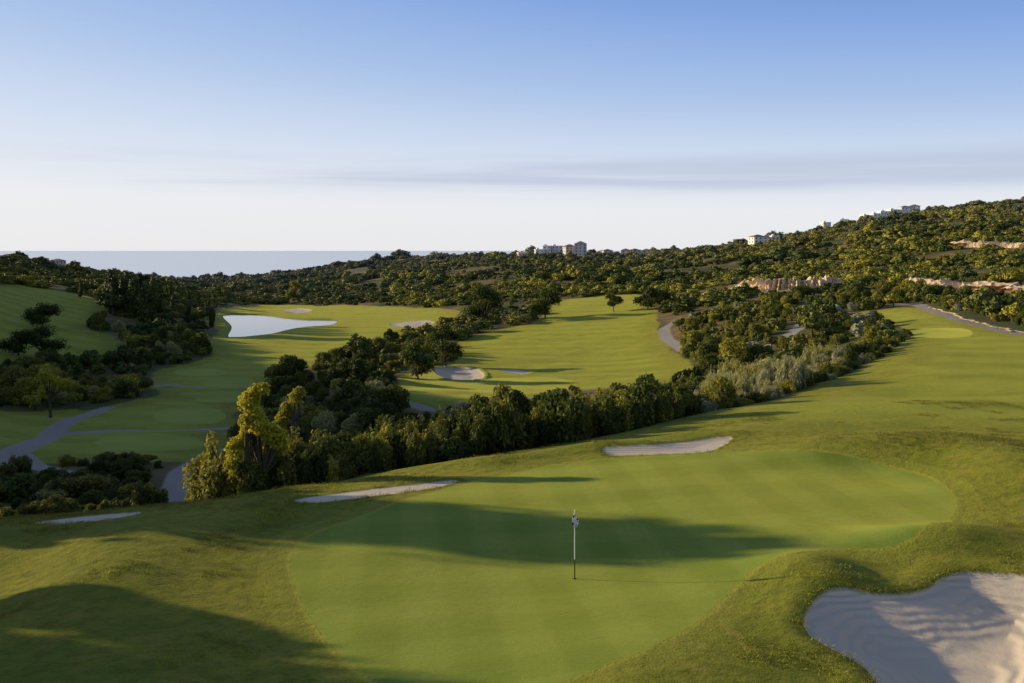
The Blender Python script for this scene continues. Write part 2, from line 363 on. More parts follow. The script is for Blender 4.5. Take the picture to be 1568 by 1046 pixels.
def leaves(C,R,n,size,elong=1.4,up=0.0,low=-0.35,spread=(0.72,1.1)):
    C=np.array(C,float); R=np.array(R,float)
    if R.ndim==1: R=np.stack([R,R,R],1)
    w=R.prod(1)**(2/3); k=rng.choice(len(C),n,p=w/w.sum())
    d=rdir(n); d[:,2]=np.where(d[:,2]<low,-d[:,2],d[:,2])
    rad=rng.uniform(spread[0],spread[1],n)+ (rng.random(n)<0.06)*rng.uniform(0,0.22,n)
    P=C[k]+d*R[k]*rad[:,None]
    nrm=d*0.8+rdir(n)*0.75; nrm/=np.linalg.norm(nrm,axis=1)[:,None]
    a=rdir(n); a[:,2]+=up; a=a-(a*nrm).sum(1)[:,None]*nrm; a/=np.linalg.norm(a,axis=1)[:,None]+1e-9
    b=np.cross(nrm,a); s=size*rng.uniform(0.6,1.4,n)[:,None]
    bend=nrm*s*0.25
    V=np.stack([P-a*s*elong*.5,P+b*s*.5+bend*.3,P+a*s*elong*.5-bend,P-b*s*.5+bend*.3],1).reshape(-1,3)
    Q=np.arange(4*n).reshape(n,4)
    lump=rng.random(len(C))[k]
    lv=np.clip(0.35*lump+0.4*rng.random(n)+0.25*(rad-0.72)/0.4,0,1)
    return V,Q,np.repeat(lv,4)
import bmesh
def core(C,R,f=0.78,sub=2):
    bm=bmesh.new(); bmesh.ops.create_icosphere(bm,subdivisions=sub,radius=1)
    v=np.array([x.co[:] for x in bm.verts]); q=np.array([[x.index for x in fc.verts] for fc in bm.faces]); bm.free()
    Vs=[];Qs=[];o_=0
    for c_,r_ in zip(C,R):
        r_=np.array(r_)*np.ones(3)
        jit=1+0.16*rng.normal(size=len(v))
        Vs.append(np.array(c_)+v*jit[:,None]*r_*f); Qs.append(q+o_); o_+=len(v)
    V=np.concatenate(Vs); Q=np.concatenate(Qs); return V,np.concatenate([Q,Q[:,2:3]],1)
def tube(pts,rad,n=7):
    pts=np.array(pts,float); V=[];Q=[]
    for i,pnt in enumerate(pts):
        t=pts[min(i+1,len(pts)-1)]-pts[max(i-1,0)]; t/=np.linalg.norm(t)
        a=np.cross(t,[0.3,0.9,0.1]); a/=np.linalg.norm(a); b=np.cross(t,a)
        for j in range(n):
            an=2*math.pi*j/n; V.append(pnt+(a*math.cos(an)+b*math.sin(an))*rad[i])
    for i in range(len(pts)-1):
        for j in range(n): Q.append([i*n+j,i*n+(j+1)%n,(i+1)*n+(j+1)%n,(i+1)*n+j])
    return np.array(V),np.array(Q)
def assemble(name,parts,mats):
    Vs=[];Qs=[];L=[];MI=[];o_=0
    for V,Q,lv,mi in parts:
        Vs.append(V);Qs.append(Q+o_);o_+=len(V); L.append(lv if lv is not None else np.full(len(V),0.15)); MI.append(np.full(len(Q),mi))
    Q=np.concatenate(Qs); V=np.concatenate(Vs)
    me=bpy.data.meshes.new(name)
    tri=Q[:,2]==Q[:,3]; k=np.where(tri,3,4); flat=Q.ravel()[np.stack([np.ones(len(Q),bool)]*3+[~tri],1).ravel()]
    me.vertices.add(len(V)); me.vertices.foreach_set("co",V.astype(np.float32).ravel())
    me.loops.add(len(flat)); me.loops.foreach_set("vertex_index",flat.astype(np.int32))
    st=np.concatenate([[0],np.cumsum(k)[:-1]]).astype(np.int32)
    me.polygons.add(len(Q)); me.polygons.foreach_set("loop_start",st)
    me.polygons.foreach_set("material_index",np.concatenate(MI).astype(np.int32))
    me.update(calc_edges=True)
    fattr(me,"lv",np.concatenate(L))
    for mm in mats: me.materials.append(mm)
    return me
def lumps(n,w,h,rl):
    C=[];R=[]
    for i in range(n):
        a=rng.uniform(0,2*math.pi); q=math.sqrt(rng.random())*w*0.62; z=rng.uniform(0.25,1.0)
        z=z*(1-0.45*(q/w)**2)
        rr=rl*rng.uniform(0.7,1.25); C.append((q*math.cos(a),q*math.sin(a),max(h*z-rr*0.8,rr*0.35))); R.append(rr)
    return C,R
protos=bpy.data.collections.new("shrub_prototypes")
def proto(name,parts,far=False):
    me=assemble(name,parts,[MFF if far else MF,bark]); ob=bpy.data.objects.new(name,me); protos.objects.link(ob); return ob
for i in range(4):     # 0-3 near broadleaf
    C,R=lumps(13,1.0,1.7,0.42); P=[(*leaves(C,R,2600,0.088,1.6),0)]; v,q=core(C,R,0.72,1); P.append((v,q,None,0))
    v,q=tube([(0,0,-0.3),(0.03,0,0.4),(0.1,0.05,0.9)],[0.07,0.05,0.02]); P.append((v,q,None,1)); proto("shrub_%02d"%i,P)
for i in range(3):     # 4-6 upright hedge (oleander like)
    C=[];R=[]
    for k in range(16):
        a=rng.uniform(0,6.28); q=math.sqrt(rng.random())*0.75; hh=rng.uniform(0.9,1.75)
        C.append((q*math.cos(a),q*math.sin(a),hh*0.5)); R.append((0.24,0.24,hh*0.52))
    P=[(*leaves(C,R,3200,0.066,2.4,up=1.4,low=-1.1),0)]; v,q=core(C,R,0.75,1); P.append((v,q,None,0)); proto("shrub_%02d"%(4+i),P)
for i in range(2):     # 7-8 feathery tamarisk
    C=[];R=[]
    for k in range(14):
        a=rng.uniform(0,6.28); q=math.sqrt(rng.random())*0.8; hh=rng.uniform(0.8,1.6)
        C.append((q*math.cos(a),q*math.sin(a),hh*0.5)); R.append((0.26,0.26,hh*0.52))
    P=[(*leaves(C,R,3200,0.045,6.0,up=3.0,low=-1.1,spread=(0.7,1.25)),0)]; v,q=core(C,R,0.7,1); P.append((v,q,None,0)); proto("shrub_%02d"%(7+i),P)
for i in range(5):     # 9-13 far maquis
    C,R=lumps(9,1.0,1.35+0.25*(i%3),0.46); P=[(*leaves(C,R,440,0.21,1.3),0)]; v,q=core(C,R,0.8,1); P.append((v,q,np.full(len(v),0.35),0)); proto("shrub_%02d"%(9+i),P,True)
for i in range(2):     # 14-15 mid distance tree w/ trunk
    C,R=lumps(12,1.0,1.1,0.38); C=[(a,b,c_+0.75) for a,b,c_ in C]; P=[(*leaves(C,R,1000,0.14,1.4),0)]; v,q=core(C,R,0.65,1); P.append((v,q,np.full(len(v),0.3),0))
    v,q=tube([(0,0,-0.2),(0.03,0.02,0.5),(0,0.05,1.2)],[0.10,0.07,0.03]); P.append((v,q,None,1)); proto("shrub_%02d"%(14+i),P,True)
for i in range(2):     # 16-17 columnar cypress
    C=[(rng.normal()*0.05,rng.normal()*0.05,z) for z in np.linspace(0.3,2.6,9)]; R=[(0.36*(1-((k-3)/7.5)**2),)*2+(0.3,) for k in range(9)]
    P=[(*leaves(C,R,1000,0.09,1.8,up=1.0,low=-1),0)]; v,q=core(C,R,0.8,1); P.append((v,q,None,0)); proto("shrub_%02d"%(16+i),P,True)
tufts=bpy.data.collections.new("grass_tuft_prototypes")
for i in range(3):
    n=40; P0=np.stack([rng.normal(size=n)*0.15,rng.normal(size=n)*0.15,np.zeros(n)-0.01],1); ln=rng.uniform(0.04,0.12,n)
    dr=np.stack([rng.normal(size=n)*0.6,rng.normal(size=n)*0.6,np.ones(n)],1); dr/=np.linalg.norm(dr,axis=1)[:,None]
    sd_=np.cross(dr,rdir(n)); sd_/=np.linalg.norm(sd_,axis=1)[:,None]; wv=0.010
    V=np.stack([P0-sd_*wv,P0+sd_*wv,P0+dr*ln[:,None]+sd_*wv*.3,P0+dr*ln[:,None]-sd_*wv*.3],1).reshape(-1,3)
    me=assemble("grass_tuft_%d"%i,[(V,np.arange(4*n).reshape(n,4),np.repeat(0.2+rng.random(n)*0.8,4),0)],[MF,bark]); tufts.objects.link(bpy.data.objects.new("grass_tuft_%d"%i,me))

def scatter(name,pts,idx,scl,tint,coll=None):
    coll=coll or protos
    pts=np.asarray(pts,float); n=len(pts)
    me=bpy.data.meshes.new(name); me.vertices.add(n); me.vertices.foreach_set("co",pts.astype(np.float32).ravel())
    rot=np.zeros((n,3)); rot[:,2]=rng.uniform(0,6.28,n); rot[:,:2]=rng.normal(size=(n,2))*0.06
    a=me.attributes.new("rot",'FLOAT_VECTOR','POINT'); a.data.foreach_set("vector",rot.astype(np.float32).ravel())
    a=me.attributes.new("scl",'FLOAT_VECTOR','POINT'); a.data.foreach_set("vector",np.asarray(scl,np.float32).ravel())
    fattr(me,"tint",np.clip(tint,0,1)); a=me.attributes.new("pidx",'INT','POINT'); a.data.foreach_set("value",np.asarray(idx,np.int32))
    ob=add(name,me)
    nt=bpy.data.node_groups.new(name+"_nodes",'GeometryNodeTree')
    nt.interface.new_socket("Geometry",in_out='INPUT',socket_type='NodeSocketGeometry'); nt.interface.new_socket("Geometry",in_out='OUTPUT',socket_type='NodeSocketGeometry')
    gi=nt.nodes.new('NodeGroupInput'); go=nt.nodes.new('NodeGroupOutput'); ip=nt.nodes.new('GeometryNodeInstanceOnPoints')
    ci=nt.nodes.new('GeometryNodeCollectionInfo'); ci.inputs['Collection'].default_value=coll; ci.inputs['Separate Children'].default_value=True; ci.inputs['Reset Children'].default_value=True
    def na(nm,ty):
        x=nt.nodes.new('GeometryNodeInputNamedAttribute'); x.data_type=ty; x.inputs['Name'].default_value=nm; return x.outputs['Attribute']
    L=nt.links.new; L(gi.outputs[0],ip.inputs['Points']); L(ci.outputs[0],ip.inputs['Instance']); ip.inputs['Pick Instance'].default_value=True
    L(na("pidx",'INT'),ip.inputs['Instance Index']); L(na("rot",'FLOAT_VECTOR'),ip.inputs['Rotation']); L(na("scl",'FLOAT_VECTOR'),ip.inputs['Scale'])
    L(ip.outputs[0],go.inputs[0])
    md=ob.modifiers.new("instances",'NODES'); md.node_group=nt
    return ob

def jgrid(x0,x1,y0,y1,sp):
    gx,gy=np.meshgrid(np.arange(x0,x1,sp),np.arange(y0,y1,sp))
    return (gx+rng.uniform(-.45,.45,gx.shape)*sp).ravel(),(gy+rng.uniform(-.45,.45,gy.shape)*sp).ravel()
def allowed(x,y,mg):
    z,M=height(x,y,True)
    f=np.maximum.reduce([M['va'],M['mi'],M['lh']])+fbm(x/6,y/6,3)*3
    ok=(f<-mg)&(M['pl']<-mg-0.3)&(M['path']>mg*0.8+0.3)&(M['pond']<-3)&(M['sand']<-mg)&(z>-68)&(M['wall']>8)
    return ok,z
def ang(x,y): return np.degrees(np.arctan2(x,y))
for (nm,d0,d1,sp,mg) in [("shrub_thicket",40,115,2.1,1.0),("valley_woodland",115,260,3.1,1.5),("hillside_maquis",260,520,4.8,2.0),("distant_maquis",520,1250,7.6,3),("coastal_scrub",1250,2300,16,4)]:
    w=d1*0.80
    x,y=jgrid(-w,w*0.95,d0*0.9,d1,sp)
    rr=np.hypot(x,y)*np.cos(np.radians(np.minimum(abs(ang(x,y)),32)))
    px=784+F*x/y
    s=(rr>d0)&(rr<=d1)
    if d0>=260: s&=(px>-280)&(px<1660)
    x,y=x[s],y[s]
    ok,z=allowed(x,y,mg)
    px=784+F*x/y
    if d0==40: ok&=~((px>235)&(px<322)&(y<84))
    dn=fbm(x/(sp*5),y/(sp*5),3)
    thr={40:0.30,115:0.14,260:0.11,520:0.09,1250:0.05}[d0]
    ok&=(dn<thr+rng.uniform(-.05,.05,len(x)))
    x,y,z=x[ok],y[ok],z[ok]; n=len(x)
    big=np.clip(0.54+fbm(x/(sp*3)+9,y/(sp*3),3)*1.6+rng.normal(size=n)*0.24,0.30,1.6)
    rad=sp*0.72*big; 
    if d0==40: hgt=np.clip(rad*1.0*rng.uniform(0.8,1.4,n),0.8,2.8)
    elif d0==115: hgt=np.clip(rad*rng.uniform(0.7,1.25,n),0.8,4)
    else: hgt=rad*rng.uniform(0.45,0.8,n)
    px=784+F*x/y
    tint=0.38+fbm(x/40+7,y/40,3)*0.7+rng.normal(size=n)*0.14
    tint=np.where(rng.random(n)<0.10,rng.uniform(0.50,0.68,n),tint)
    if d0<260: tint=np.where(rng.random(n)<0.05,0.95,tint)
    else: tint=np.minimum(tint,0.68)
    tint=np.where(px<600,tint-0.03,tint+0.05)
    if d0==40:
        idx=rng.choice([0,1,2,3,0,1,2,3,4,5],n)
        tm=(px>1060)&(px<1290)&(y>72)&(y<112)&(rng.random(n)<0.75); idx=np.where(tm,rng.choice([7,8],n),idx); tint=np.where(tm,rng.uniform(0.88,1.0,n),tint)
        lf=(px<330); hgt=np.where(lf,hgt*0.6,hgt)
    elif d0==115: idx=rng.choice([0,1,2,3,9,10,14],n); 
    else: idx=rng.choice([9,10,11,12,13,14],n,p=[.19,.19,.19,.19,.19,.05])
    sp_=(px>430)&(px<860)&(y>85)&(y<340)&(rng.random(n)<0.3)
    hgt=np.where(sp_,hgt*1.3,hgt); rad=np.where(sp_,rad*1.2,rad)
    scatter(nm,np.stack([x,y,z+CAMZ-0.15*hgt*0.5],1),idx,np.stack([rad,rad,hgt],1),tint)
tops=np.array([(300,700),(330,668),(360,664),(400,668),(450,655),(500,652),(560,640),(620,634),(700,622),(740,612),(765,600),(800,602),(860,612),(900,600),(950,590),(1000,585),(1060,592),(1100,594),(1200,598),(1260,585),(1350,560),(1385,545)],float)
front=np.array([(318,45.5),(450,47.0),(600,50.5),(700,52.0),(850,56),(1000,62),(1130,71),(1250,83),(1340,102),(1392,128)],float)
px=[];dd=[];
for row,(off,sc) in enumerate([(0,0.86),(1.6,1.0),(3.4,1.0)]):
    q=326+row*4
    while q<1390:
        Yd=np.interp(q,front[:,0],front[:,1])+off+rng.normal()*0.35
        px.append(q);dd.append((Yd,sc,row)); q+=1400/Yd*rng.uniform(0.75,1.15)
px=np.array(px); Yd=np.array([a[0] for a in dd]); sc=np.array([a[1] for a in dd])
x=(px-784)/F*Yd; y=Yd; z=height(x,y)
ty=np.interp(px,tops[:,0],tops[:,1])
h=np.clip((383-ty)/F*Yd-z,1.4,7)*sc*rng.uniform(0.74,1.04,len(px))
idx=np.where(px<1040,rng.choice([4,5,6,0,1,2,3],len(px)),rng.choice([4,2,7,0,1],len(px)))
idx=np.where((px>1090)&(px<1250)&(sc>0.9),rng.choice([7,8],len(px)),idx)
tint=np.where(idx>=7,0.96,0.34+rng.normal(size=len(px))*0.14+0.2*(rng.random(len(px))<0.3)+0.25*np.exp(-((px-340)/30)**2))
rad=np.clip(h*0.44,1.0,1.8)*rng.uniform(0.85,1.2,len(px))
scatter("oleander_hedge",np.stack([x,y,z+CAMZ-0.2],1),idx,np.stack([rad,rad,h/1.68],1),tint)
q=np.concatenate([rng.uniform(165,250,34),rng.uniform(120,330,20)]); Yd=np.concatenate([rng.uniform(290,340,34),rng.uniform(300,420,20)])
x=(q-784)/F*Yd; z=height(x,Yd); h=np.concatenate([np.clip((383-rng.uniform(402,420,34))/F*Yd[:34]-z[:34],4,12),rng.uniform(4,7,20)])/2.75
scatter("cypress_grove",np.stack([x,Yd,z+CAMZ],1),rng.choice([16,17,14],54,p=[.4,.4,.2]),np.stack([h*1.1,h*1.1,h],1),rng.uniform(0.0,0.3,54))
x,y=jgrid(-30,34,19,62,0.22)
s=(abs(ang(x,y))<31); x,y=x[s],y[s]
z,Mx=height(x,y,True)
lipz=(Mx['sand']<-0.02)&(Mx['sand']>-0.30)&(rng.random(len(x))<0.7)
rz=(Mx['g']<-1.6)&(Mx['sand']<-0.1)&(Mx['pl']>-2)&(fbm(x/2.5,y/2.5,3)+0.35*np.exp(-((y-41.5-0.12*x)/3.5)**2)+rng.uniform(-.1,.1,len(x))>0.20)
keep=lipz|(rz&(rng.random(len(x))<0.6))
x,y,z=x[keep],y[keep],z[keep]; n=len(x); sg=rng.uniform(0.5,1.2,n)
scatter("rough_grass",np.stack([x,y,z+CAMZ],1),rng.integers(0,3,n),np.stack([sg,sg,sg*rng.uniform(0.5,1.0,n)],1),np.clip(0.58+fbm(x/3,y/3,2)*0.3+rng.normal(size=n)*0.06,0.4,0.70),tufts)

# ------------------------------------------------------------------ individual trees
FM={}
def fmat(t):
    t=round(t,2)
    if t not in FM: FM[t]=foliage_mat("foliage_mat_t%03d"%int(t*100),t)
    return FM[t]
def tree(name,x,y,height_m,crown_w,tint,trunk=0.35,nl=9000,leaf=0.14,lump=0.22,nb_=15,open_=0.5):
    z=float(height(np.array([x]),np.array([y]))[0])
    H=height_m; cw=crown_w/2; ch=H*(1-trunk)
    P=[]; C=[];R=[]
    r0=0.035*H
    tp=[(0,0,-0.3),(0.02*H,0,H*trunk*0.5),(0.03*H,0.02*H,H*trunk),(0.02*H,0.02*H,H*0.75)]
    v,q=tube(tp,[r0,r0*0.8,r0*0.65,r0*0.25],8); P.append((v,q,None,1))
    for i in range(nb_):
        a=i*2.4+rng.uniform(-.4,.4); f=rng.uniform(0.35,1.0); zz=H*trunk+ch*(0.12+0.8*((i*0.618)%1))
        prof=math.sqrt(max(0.05,1-((zz-H*trunk-ch*0.42)/(ch*0.62))**2))
        e=np.array([math.cos(a)*cw*f*prof*0.85,math.sin(a)*cw*f*prof*0.85,zz])
        s=np.array([0.025*H,0.02*H,H*trunk*rng.uniform(0.8,1.0)]); mid=(s+e)/2+np.array([0,0,-0.04*H])
        v,q=tube([s,mid,e],[r0*0.4,r0*0.25,r0*0.08],5); P.append((v,q,None,1))
        rr=crown_w*lump*rng.uniform(0.7,1.2); C.append(e); R.append((rr,rr,rr*0.8))
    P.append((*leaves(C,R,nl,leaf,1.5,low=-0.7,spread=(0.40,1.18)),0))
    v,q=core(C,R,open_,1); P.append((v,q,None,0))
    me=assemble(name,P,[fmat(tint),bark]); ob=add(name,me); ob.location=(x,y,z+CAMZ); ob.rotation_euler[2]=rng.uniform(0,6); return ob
def tree_s(name,px,pybase,pytop,wpx,tint,**k):
    x,y=pixel_to_ground(px,pybase); H=(pybase-pytop)/F*y; return tree(name,x,y,H,wpx/F*y,tint,**k)
def tree_d(name,px,Yd,pytop,wpx,tint,**k):
    x,y=at(px,Yd); z=float(height(np.array([x]),np.array([y]))[0]); H=(383-pytop)/F*Yd-z; return tree(name,x,y,H,wpx/F*Yd,tint,**k)
tree_s("carob_tree",65,503,470,50,0.12,trunk=0.25,nl=4000,leaf=0.3)
tree_s("carob_tree",66,549,506,62,0.12,trunk=0.2,nl=4000,leaf=0.25)
tree_s("carob_tree",28,545,510,50,0.14,trunk=0.2,nl=4000,leaf=0.25)
tree_s("young_ash_tree",78,640,568,54,0.8,trunk=0.42,nl=3200,leaf=0.16,lump=0.17,nb_=22,open_=0.15)
tree_d("poplar_tree",402,45.3,582,84,0.80,trunk=0.18,nl=9000,leaf=0.10,lump=0.15,nb_=44,open_=0.1)
tree_d("poplar_tree",446,58,588,62,0.68,trunk=0.2,nl=8000,leaf=0.10,lump=0.14,nb_=34,open_=0.15)
tree_d("poplar_tree",372,44.8,626,56,0.80,trunk=0.15,nl=6000,leaf=0.09,lump=0.16,nb_=30,open_=0.1)
tree_d("holm_oak_tree",784,54,596,66,0.02,trunk=0.15,nl=8000,leaf=0.10,lump=0.2,open_=0.75)
tree_s("umbrella_pine_tree",940,478,452,26,0.25,trunk=0.35,nl=3000,leaf=0.3)
tree_s("olive_tree",992,474,442,38,0.15,trunk=0.15,nl=3500,leaf=0.35)
tree_s("olive_tree",1010,468,445,30,0.15,trunk=0.15,nl=3000,leaf=0.35)
tree_d("carob_tree",742,300,437,60,0.18,trunk=0.15,nl=4500,leaf=0.4)
tree_d("carob_tree",835,300,447,50,0.2,trunk=0.15,nl=4000,leaf=0.4)
tree_d("carob_tree",682,190,512,52,0.22,trunk=0.12,nl=4500,leaf=0.3)
tree_d("carob_tree",640,165,528,56,0.3,trunk=0.12,nl=4500,leaf=0.28)
tree_s("poplar_tree",450,462,431,22,0.6,trunk=0.2,nl=3000,leaf=0.4)
# woodland edge trees on the rise to the left of the hole (outside the picture, they shade the foreground)
for (tx,ty_,th_,tw) in [(-34,41.5,13,8),(-38,45.5,13.5,8),(-43,44,14,8),(-34,26.5,10,7),(-33,23.5,11.5,8),(-30,20,11.5,8),(-40,25,13.5,9),(-27,14,10.5,8),(-27,29.0,5.5,4),(-28,17,9.5,7)]:
    tree("stone_pine_tree",tx,ty_,th_,tw,0.15,trunk=0.12,nl=3800,leaf=0.42,lump=0.24,nb_=22)

# ------------------------------------------------------------------ box helper
def box(V,Q,cx,cy,z0,sx,sy,sz):
    o_=len(V)
    for dz in (0,sz):
        for dx,dy in ((-1,-1),(1,-1),(1,1),(-1,1)): V.append((cx+dx*sx/2,cy+dy*sy/2,z0+dz))
    for f in ((0,3,2,1),(4,5,6,7),(0,1,5,4),(1,2,6,5),(2,3,7,6),(3,0,4,7)): Q.append([o_+i for i in f])
whitew=simple("white_render_mat",(0.82,0.81,0.80),0.8,0.5,0.05)
creamw=simple("cream_render_mat",(0.66,0.60,0.56),0.8,0.5,0.08)
glassm=simple("window_glass_mat",(0.05,0.06,0.08),0.15,2,0.2)
tile=simple("roof_tile_mat",(0.26,0.18,0.14),0.85,3,0.2)
def part(name,parent,V,Q,mat):
    me=bpy.data.meshes.new(name); me.from_pydata(V,[],Q); me.update(); me.materials.append(mat); return add(name,me,parent)
def building(name,px,Yd,pybase,w,dp,floors,rot=0,style='flat',wall=whitew,fh=3.0,lift=3.0):
    x,y=at(px,Yd); e=bpy.data.objects.new(name,None); bpy.context.scene.collection.objects.link(e)
    zg=float(height(np.array([x]),np.array([y]))[0]); zp=(383-pybase)/F*Yd; zp=min(zp,zg+lift)
    e.location=(x,y,CAMZ+zp); e.rotation_euler[2]=math.radians(rot)
    H=floors*fh; V=[];Q=[]; box(V,Q,0,0,-8,w,dp,8+H)
    box(V,Q,w*0.18,-dp/2-0.75,-8,w*0.3,1.5,8+H-fh*0.5)
    part("walls",e,V,Q,wall)
    V=[];Q=[]; V2=[];Q2=[]
    nbay=max(2,int(w/3.4))
    for f in range(floors):
        for b_ in range(nbay):
            bx=-w/2+(b_+0.5)*w/nbay; yy=-dp/2-0.02
            if abs(bx-w*0.18)<w*0.15+0.3: yy=-dp/2-1.52
            if f==floors-1 and yy<-dp/2-1: yy=-dp/2-0.02
            box(V,Q,bx,yy,f*fh+0.3 if f%2==0 else f*fh+0.9,1.5,0.06,2.0 if f%2==0 else 1.3)
            box(V2,Q2,bx,yy-0.55,f*fh+0.02,2.4,0.9,0.14); box(V2,Q2,bx,yy-0.98,f*fh+0.16,2.4,0.06,0.85)
        for s in(-1,1):
            for b_ in range(max(1,int(dp/4))):
                by=-dp/2+(b_+0.5)*dp/max(1,int(dp/4)); box(V,Q,s*(w/2+0.02),by,f*fh+0.9,0.06,1.3,1.4)
    part("windows",e,V,Q,glassm); part("balconies",e,V2,Q2,wall)
    if style=='flat':
        V=[];Q=[]; box(V,Q,0,0,H,w+0.5,dp+0.5,0.3)
        for s in(-1,1): box(V,Q,0,s*(dp/2+0.1),H+0.3,w+0.5,0.2,0.5); box(V,Q,s*(w/2+0.1),0,H+0.302,0.2,dp-0.1,0.49)
        box(V,Q,-w*0.2,0,H+0.3,w*0.25,dp*0.4,1.8); part("roof_parapet",e,V,Q,wall)
    else:
        a,b=w/2+0.6,dp/2+0.6; rh=dp*0.2; V=[(-a,-b,H),(a,-b,H),(a,b,H),(-a,b,H),(-a+b,0,H+rh),(a-b,0,H+rh)]
        part("roof",e,V,[(0,1,5,4),(2,3,4,5),(1,2,5),(3,0,4),(0,3,2,1)],tile)
    return e
building("apartment_building",803,930,392,14,12,1,8,'flat',creamw,lift=4)
building("apartment_building",826,915,392,9,12,2,5,lift=4)
building("apartment_building",838,920,391,8,12,3,-6,lift=4)
building("apartment_building",852,925,391,11,12,3,4,lift=4)
building("apartment_building",872,905,392,11,13,3,12,'hip',creamw,lift=4)
building("apartment_building",889,900,392,12,13,4,-5,'hip',creamw,lift=4)
building("hilltop_villa",1160,820,362,13,11,2,15,'hip'); building("hilltop_villa",1174,835,360,10,10,1,-10,'hip'); building("hilltop_villa",1186,840,358,7,8,1,0)
for q,yb in ((1264,334),(1293,329),(1325,325),(1340,323),(1354,322),(1368,321),(1386,320),(1400,320)):
    building("ridge_villa",q,985,yb,rng.uniform(7,12),9,1,rng.uniform(-20,20),'hip' if rng.random()<.6 else 'flat',lift=6.0)
for q,yb in ((12,398),(62,401),(88,403)): building("ridge_villa",q,700,yb,9,8,1,rng.uniform(-10,10),'hip',creamw,lift=5)
for q in (958,972,990,930): building("ridge_villa",q,960,387,10,9,1,rng.uniform(-20,20),'hip',creamw,lift=4)
for q in (366,378,392,405,418,640,655,700): building("coastal_house",q,1500 if q<500 else 1230,432 if q<500 else 403,10,10,2,rng.uniform(-20,20),'flat')

# ------------------------------------------------------------------ rock retaining walls
sm_,nb,p,o=newmat("sandstone_rock_mat"); tc=nb.new('ShaderNodeTexCoord').outputs['Object']
vo=nb.new('ShaderNodeTexVoronoi'); vo.inputs['Scale'].default_value=0.8; nb.link(tc,vo.inputs['Vector'])
nb.link(nb.mix(vo.outputs['Color'],(0.55,0.40,0.24),(0.76,0.60,0.40)),p.inputs['Base Color']); p.inputs['Roughness'].default_value=0.9
b=nb.new('ShaderNodeBump'); b.inputs['Distance'].default_value=0.5; nb.link(vo.outputs['Distance'],b.inputs['Height']); nb.link(b.outputs[0],p.inputs['Normal'])
def rockwall(name,pts,hpx,w=2.5):
    L=smooth_poly([pixel_to_ground(a,b_) for a,b_ in pts],22,False); V=[];Q=[]; n=len(L); K=9
    zz=height(L[:,0],L[:,1])
    for i in range(n):
        t=L[min(i+2,n-1)]-L[max(i-2,0)]; t/=np.linalg.norm(t); nv=np.array([t[1],-t[0]])
        if nv[1]>0: nv=-nv
        hm=hpx/F*L[i,1]*rng.uniform(0.6,1.1)*min(1,4*min(i,n-1-i)/n+0.35)
        prof=[(0.9,-2.5),(0.8,0),(0.55,0.2),(0.5,0.4),(0.2,0.6),(0.15,0.8),(0.0,0.93),(-0.4,1.0),(-1.2,0.6)]
        off=rng.normal()*0.9*min(1,w/2)
        for (a,b_) in prof:
            j=off+rng.normal()*0.4*min(1,w/2)
            V.append((L[i,0]+nv[0]*(a*w+j),L[i,1]+nv[1]*(a*w+j),CAMZ+zz[i]+b_*hm+rng.normal()*0.15*min(1,w/2)))
    for i in range(n-1):
        for k in range(K-1): Q.append((i*K+k,(i+1)*K+k,(i+1)*K+k+1,i*K+k+1))
    me=bpy.data.meshes.new(name); me.from_pydata(V,[],Q); me.update(); me.materials.append(sm_); add(name,me)
for a,b_,c_ in WALLS: rockwall("sandstone_retaining_wall",a,b_,c_)
rockwall("sandstone_retaining_wall",[(1420,470),(1450,480),(1510,498),(1570,511),(1640,521)],2.5,0.4)

# ------------------------------------------------------------------ flagsticks
polem,nb,p,o=newmat("flagstick_paint_mat"); tc=nb.new('ShaderNodeTexCoord').outputs['Object']; sx=nb.new('ShaderNodeSeparateXYZ'); nb.link(tc,sx.inputs[0])
nb.link(nb.mix(nb.math('LESS_THAN',sx.outputs['Z'],0.62),(0.8,0.8,0.78),(0.03,0.03,0.03)),p.inputs['Base Color']); p.inputs['Roughness'].default_value=0.35
flagm,nb,p,o=newmat("flag_cloth_mat"); tc=nb.new('ShaderNodeTexCoord').outputs['Object']; sx=nb.new('ShaderNodeSeparateXYZ'); nb.link(tc,sx.inputs[0])
nb.link(nb.mix(nb.step(nb.noise(tc,9,1),0.57,0.62),(0.8,0.8,0.82),(0.04,0.04,0.06)),p.inputs['Base Color']); p.inputs['Roughness'].default_value=0.8
dark=simple("cup_hole_mat",(0.02,0.02,0.02),0.9)
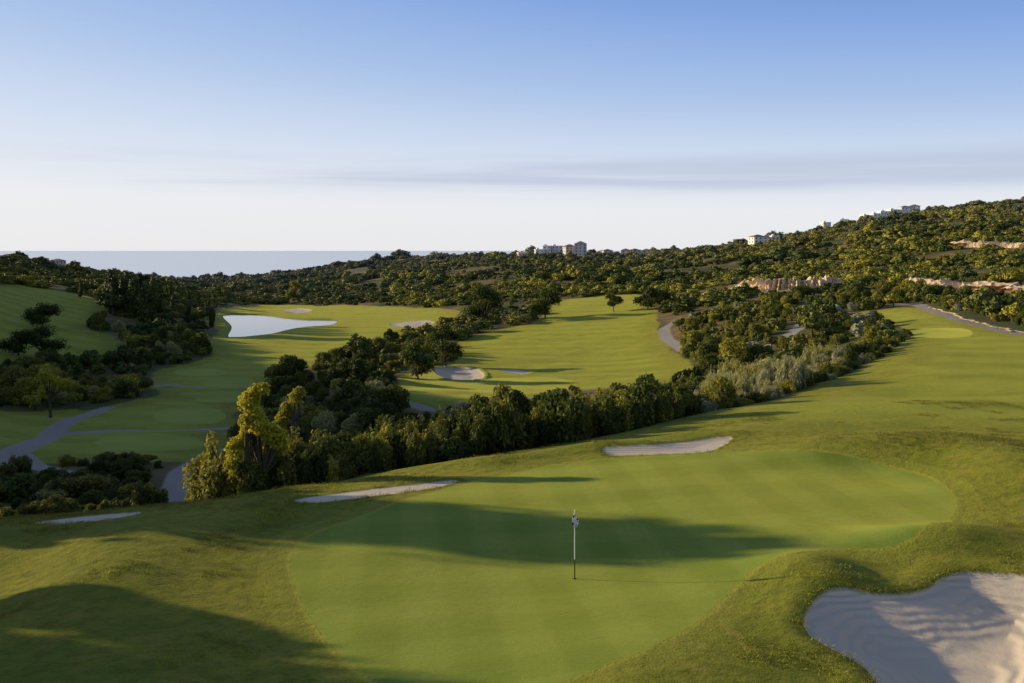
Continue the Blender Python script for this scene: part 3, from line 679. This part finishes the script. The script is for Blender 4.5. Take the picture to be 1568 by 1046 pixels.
def flagstick(px,py,Hm=2.15):
    x,y=pixel_to_ground(px,py); e=bpy.data.objects.new("golf_flagstick",None); bpy.context.scene.collection.objects.link(e)
    z=float(height(np.array([x]),np.array([y]))[0]); e.location=(x,y,z+CAMZ)
    V,Q=tube([(0,0,-0.1),(0,0,0.6),(0,0,1.4),(0,0,Hm)],[0.020,0.018,0.016,0.013],10); part("pole",e,V.tolist(),Q.tolist(),polem)
    V,Q=tube([(0,0,Hm-0.01),(0,0,Hm+0.03),(0,0,Hm+0.05)],[0.018,0.022,0.004],10); part("finial",e,V.tolist(),Q.tolist(),whitew)
    V=[];Q=[]; nu,nv_=16,14
    for j in range(nv_+1):
        t=j/nv_
        for i in range(nu+1):
            s=i/nu; wd=0.04+0.24*math.sin(min(1,t*1.3)*math.pi/2)*(1-0.6*max(0,t-.6)*2)
            fx=(s-0.4)*wd*0.9; fy=0.03+0.04*math.sin(s*9+t*2)*(0.3+t); fz=Hm-0.03-t*(0.40+0.08*(1-s))-s*0.10*(1-t*0.4)
            V.append((fx,-fy,fz))
    for j in range(nv_):
        for i in range(nu): a=j*(nu+1)+i; Q.append((a,a+1,a+nu+2,a+nu+1))
    fo=part("flag",e,V,Q,flagm); fo.data.polygons.foreach_set("use_smooth",[True]*len(Q))
    cv=[(0.055*math.cos(a),0.055*math.sin(a),0.012) for a in np.linspace(0,2*math.pi,21)[:-1]]; part("cup",e,cv,[list(range(20))],dark)
    return e
flagstick(880,887); flagstick(738,604)

# ------------------------------------------------------------------ sky + sun
sc=bpy.context.scene
w=bpy.data.worlds.new("World"); sc.world=w; w.use_nodes=True; w.node_tree.nodes.clear(); nb=NB(w.node_tree)
wo=nb.new('ShaderNodeOutputWorld'); bg=nb.new('ShaderNodeBackground'); nb.link(bg.outputs[0],wo.inputs[0])
sky=nb.new('ShaderNodeTexSky',sky_type='NISHITA'); sky.sun_disc=False; sky.sun_elevation=math.radians(SUN_EL); sky.sun_rotation=math.radians(SUN_AZ)
sky.air_density=1.0; sky.dust_density=1.0; sky.ozone_density=2.5; sky.altitude=100
tc=nb.new('ShaderNodeTexCoord').outputs['Generated']; sx=nb.new('ShaderNodeSeparateXYZ'); nb.link(tc,sx.inputs[0])
zz=nb.math('MULTIPLY',sx.outputs[2],nb.math('MULTIPLY_ADD',sx.outputs[0],0.45,1.0))
hz=nb.ramp(zz,[(0.0,(0.87,0.87,0.89)),(0.045,(0.87,0.88,0.92)),(0.11,(0.66,0.75,0.91)),(0.18,(0.42,0.57,0.85)),(0.27,(0.24,0.40,0.79)),(0.45,(0.12,0.17,0.29)),(1.0,(0.09,0.12,0.19))])
col=nb.mix(0.92,sky.outputs[0],nb.scale(hz,10.0))
mp=nb.new('ShaderNodeMapping'); mp.inputs['Scale'].default_value=(1.1,1.1,26); nb.link(tc,mp.inputs[0])
cn=nb.noise(mp.outputs[0],1.5,5,0.55,0.5)
band=nb.math('MULTIPLY',nb.step(sx.outputs[2],0.055,0.072),nb.math('SUBTRACT',1.0,nb.step(sx.outputs[2],0.088,0.110)))
cl=nb.math('MULTIPLY',band,nb.math('MULTIPLY',nb.step(nb.math('MULTIPLY_ADD',sx.outputs[0],0.45,cn),0.34,0.70),0.75))
col=nb.mix(cl,col,(4.9,5.6,7.1))
nb.link(col,bg.inputs['Color']); bg.inputs['Strength'].default_value=0.10
sd=bpy.data.lights.new("sun","SUN"); sd.energy=5.0; sd.angle=math.radians(0.8); sd.color=(1.0,0.79,0.45)
so=bpy.data.objects.new("sun",sd); sc.collection.objects.link(so)
from mathutils import Vector
az=math.radians(SUN_AZ); el=math.radians(SUN_EL); dv=Vector((math.sin(az)*math.cos(el),math.cos(az)*math.cos(el),math.sin(el)))
so.rotation_euler=dv.to_track_quat('Z','Y').to_euler(); so.location=(-200,100,150)

cam=bpy.data.cameras.new("camera"); co=bpy.data.objects.new("camera",cam); sc.collection.objects.link(co)
co.location=(0,0,CAMZ); co.rotation_euler=(math.radians(90),0,0); cam.sensor_width=36; cam.lens=F/1568*36
cam.shift_y=-(523-383)/1568; cam.clip_start=0.5; cam.clip_end=200000
sc.camera=co
sc.view_settings.view_transform='Standard'; sc.view_settings.look='None'; sc.view_settings.exposure=0
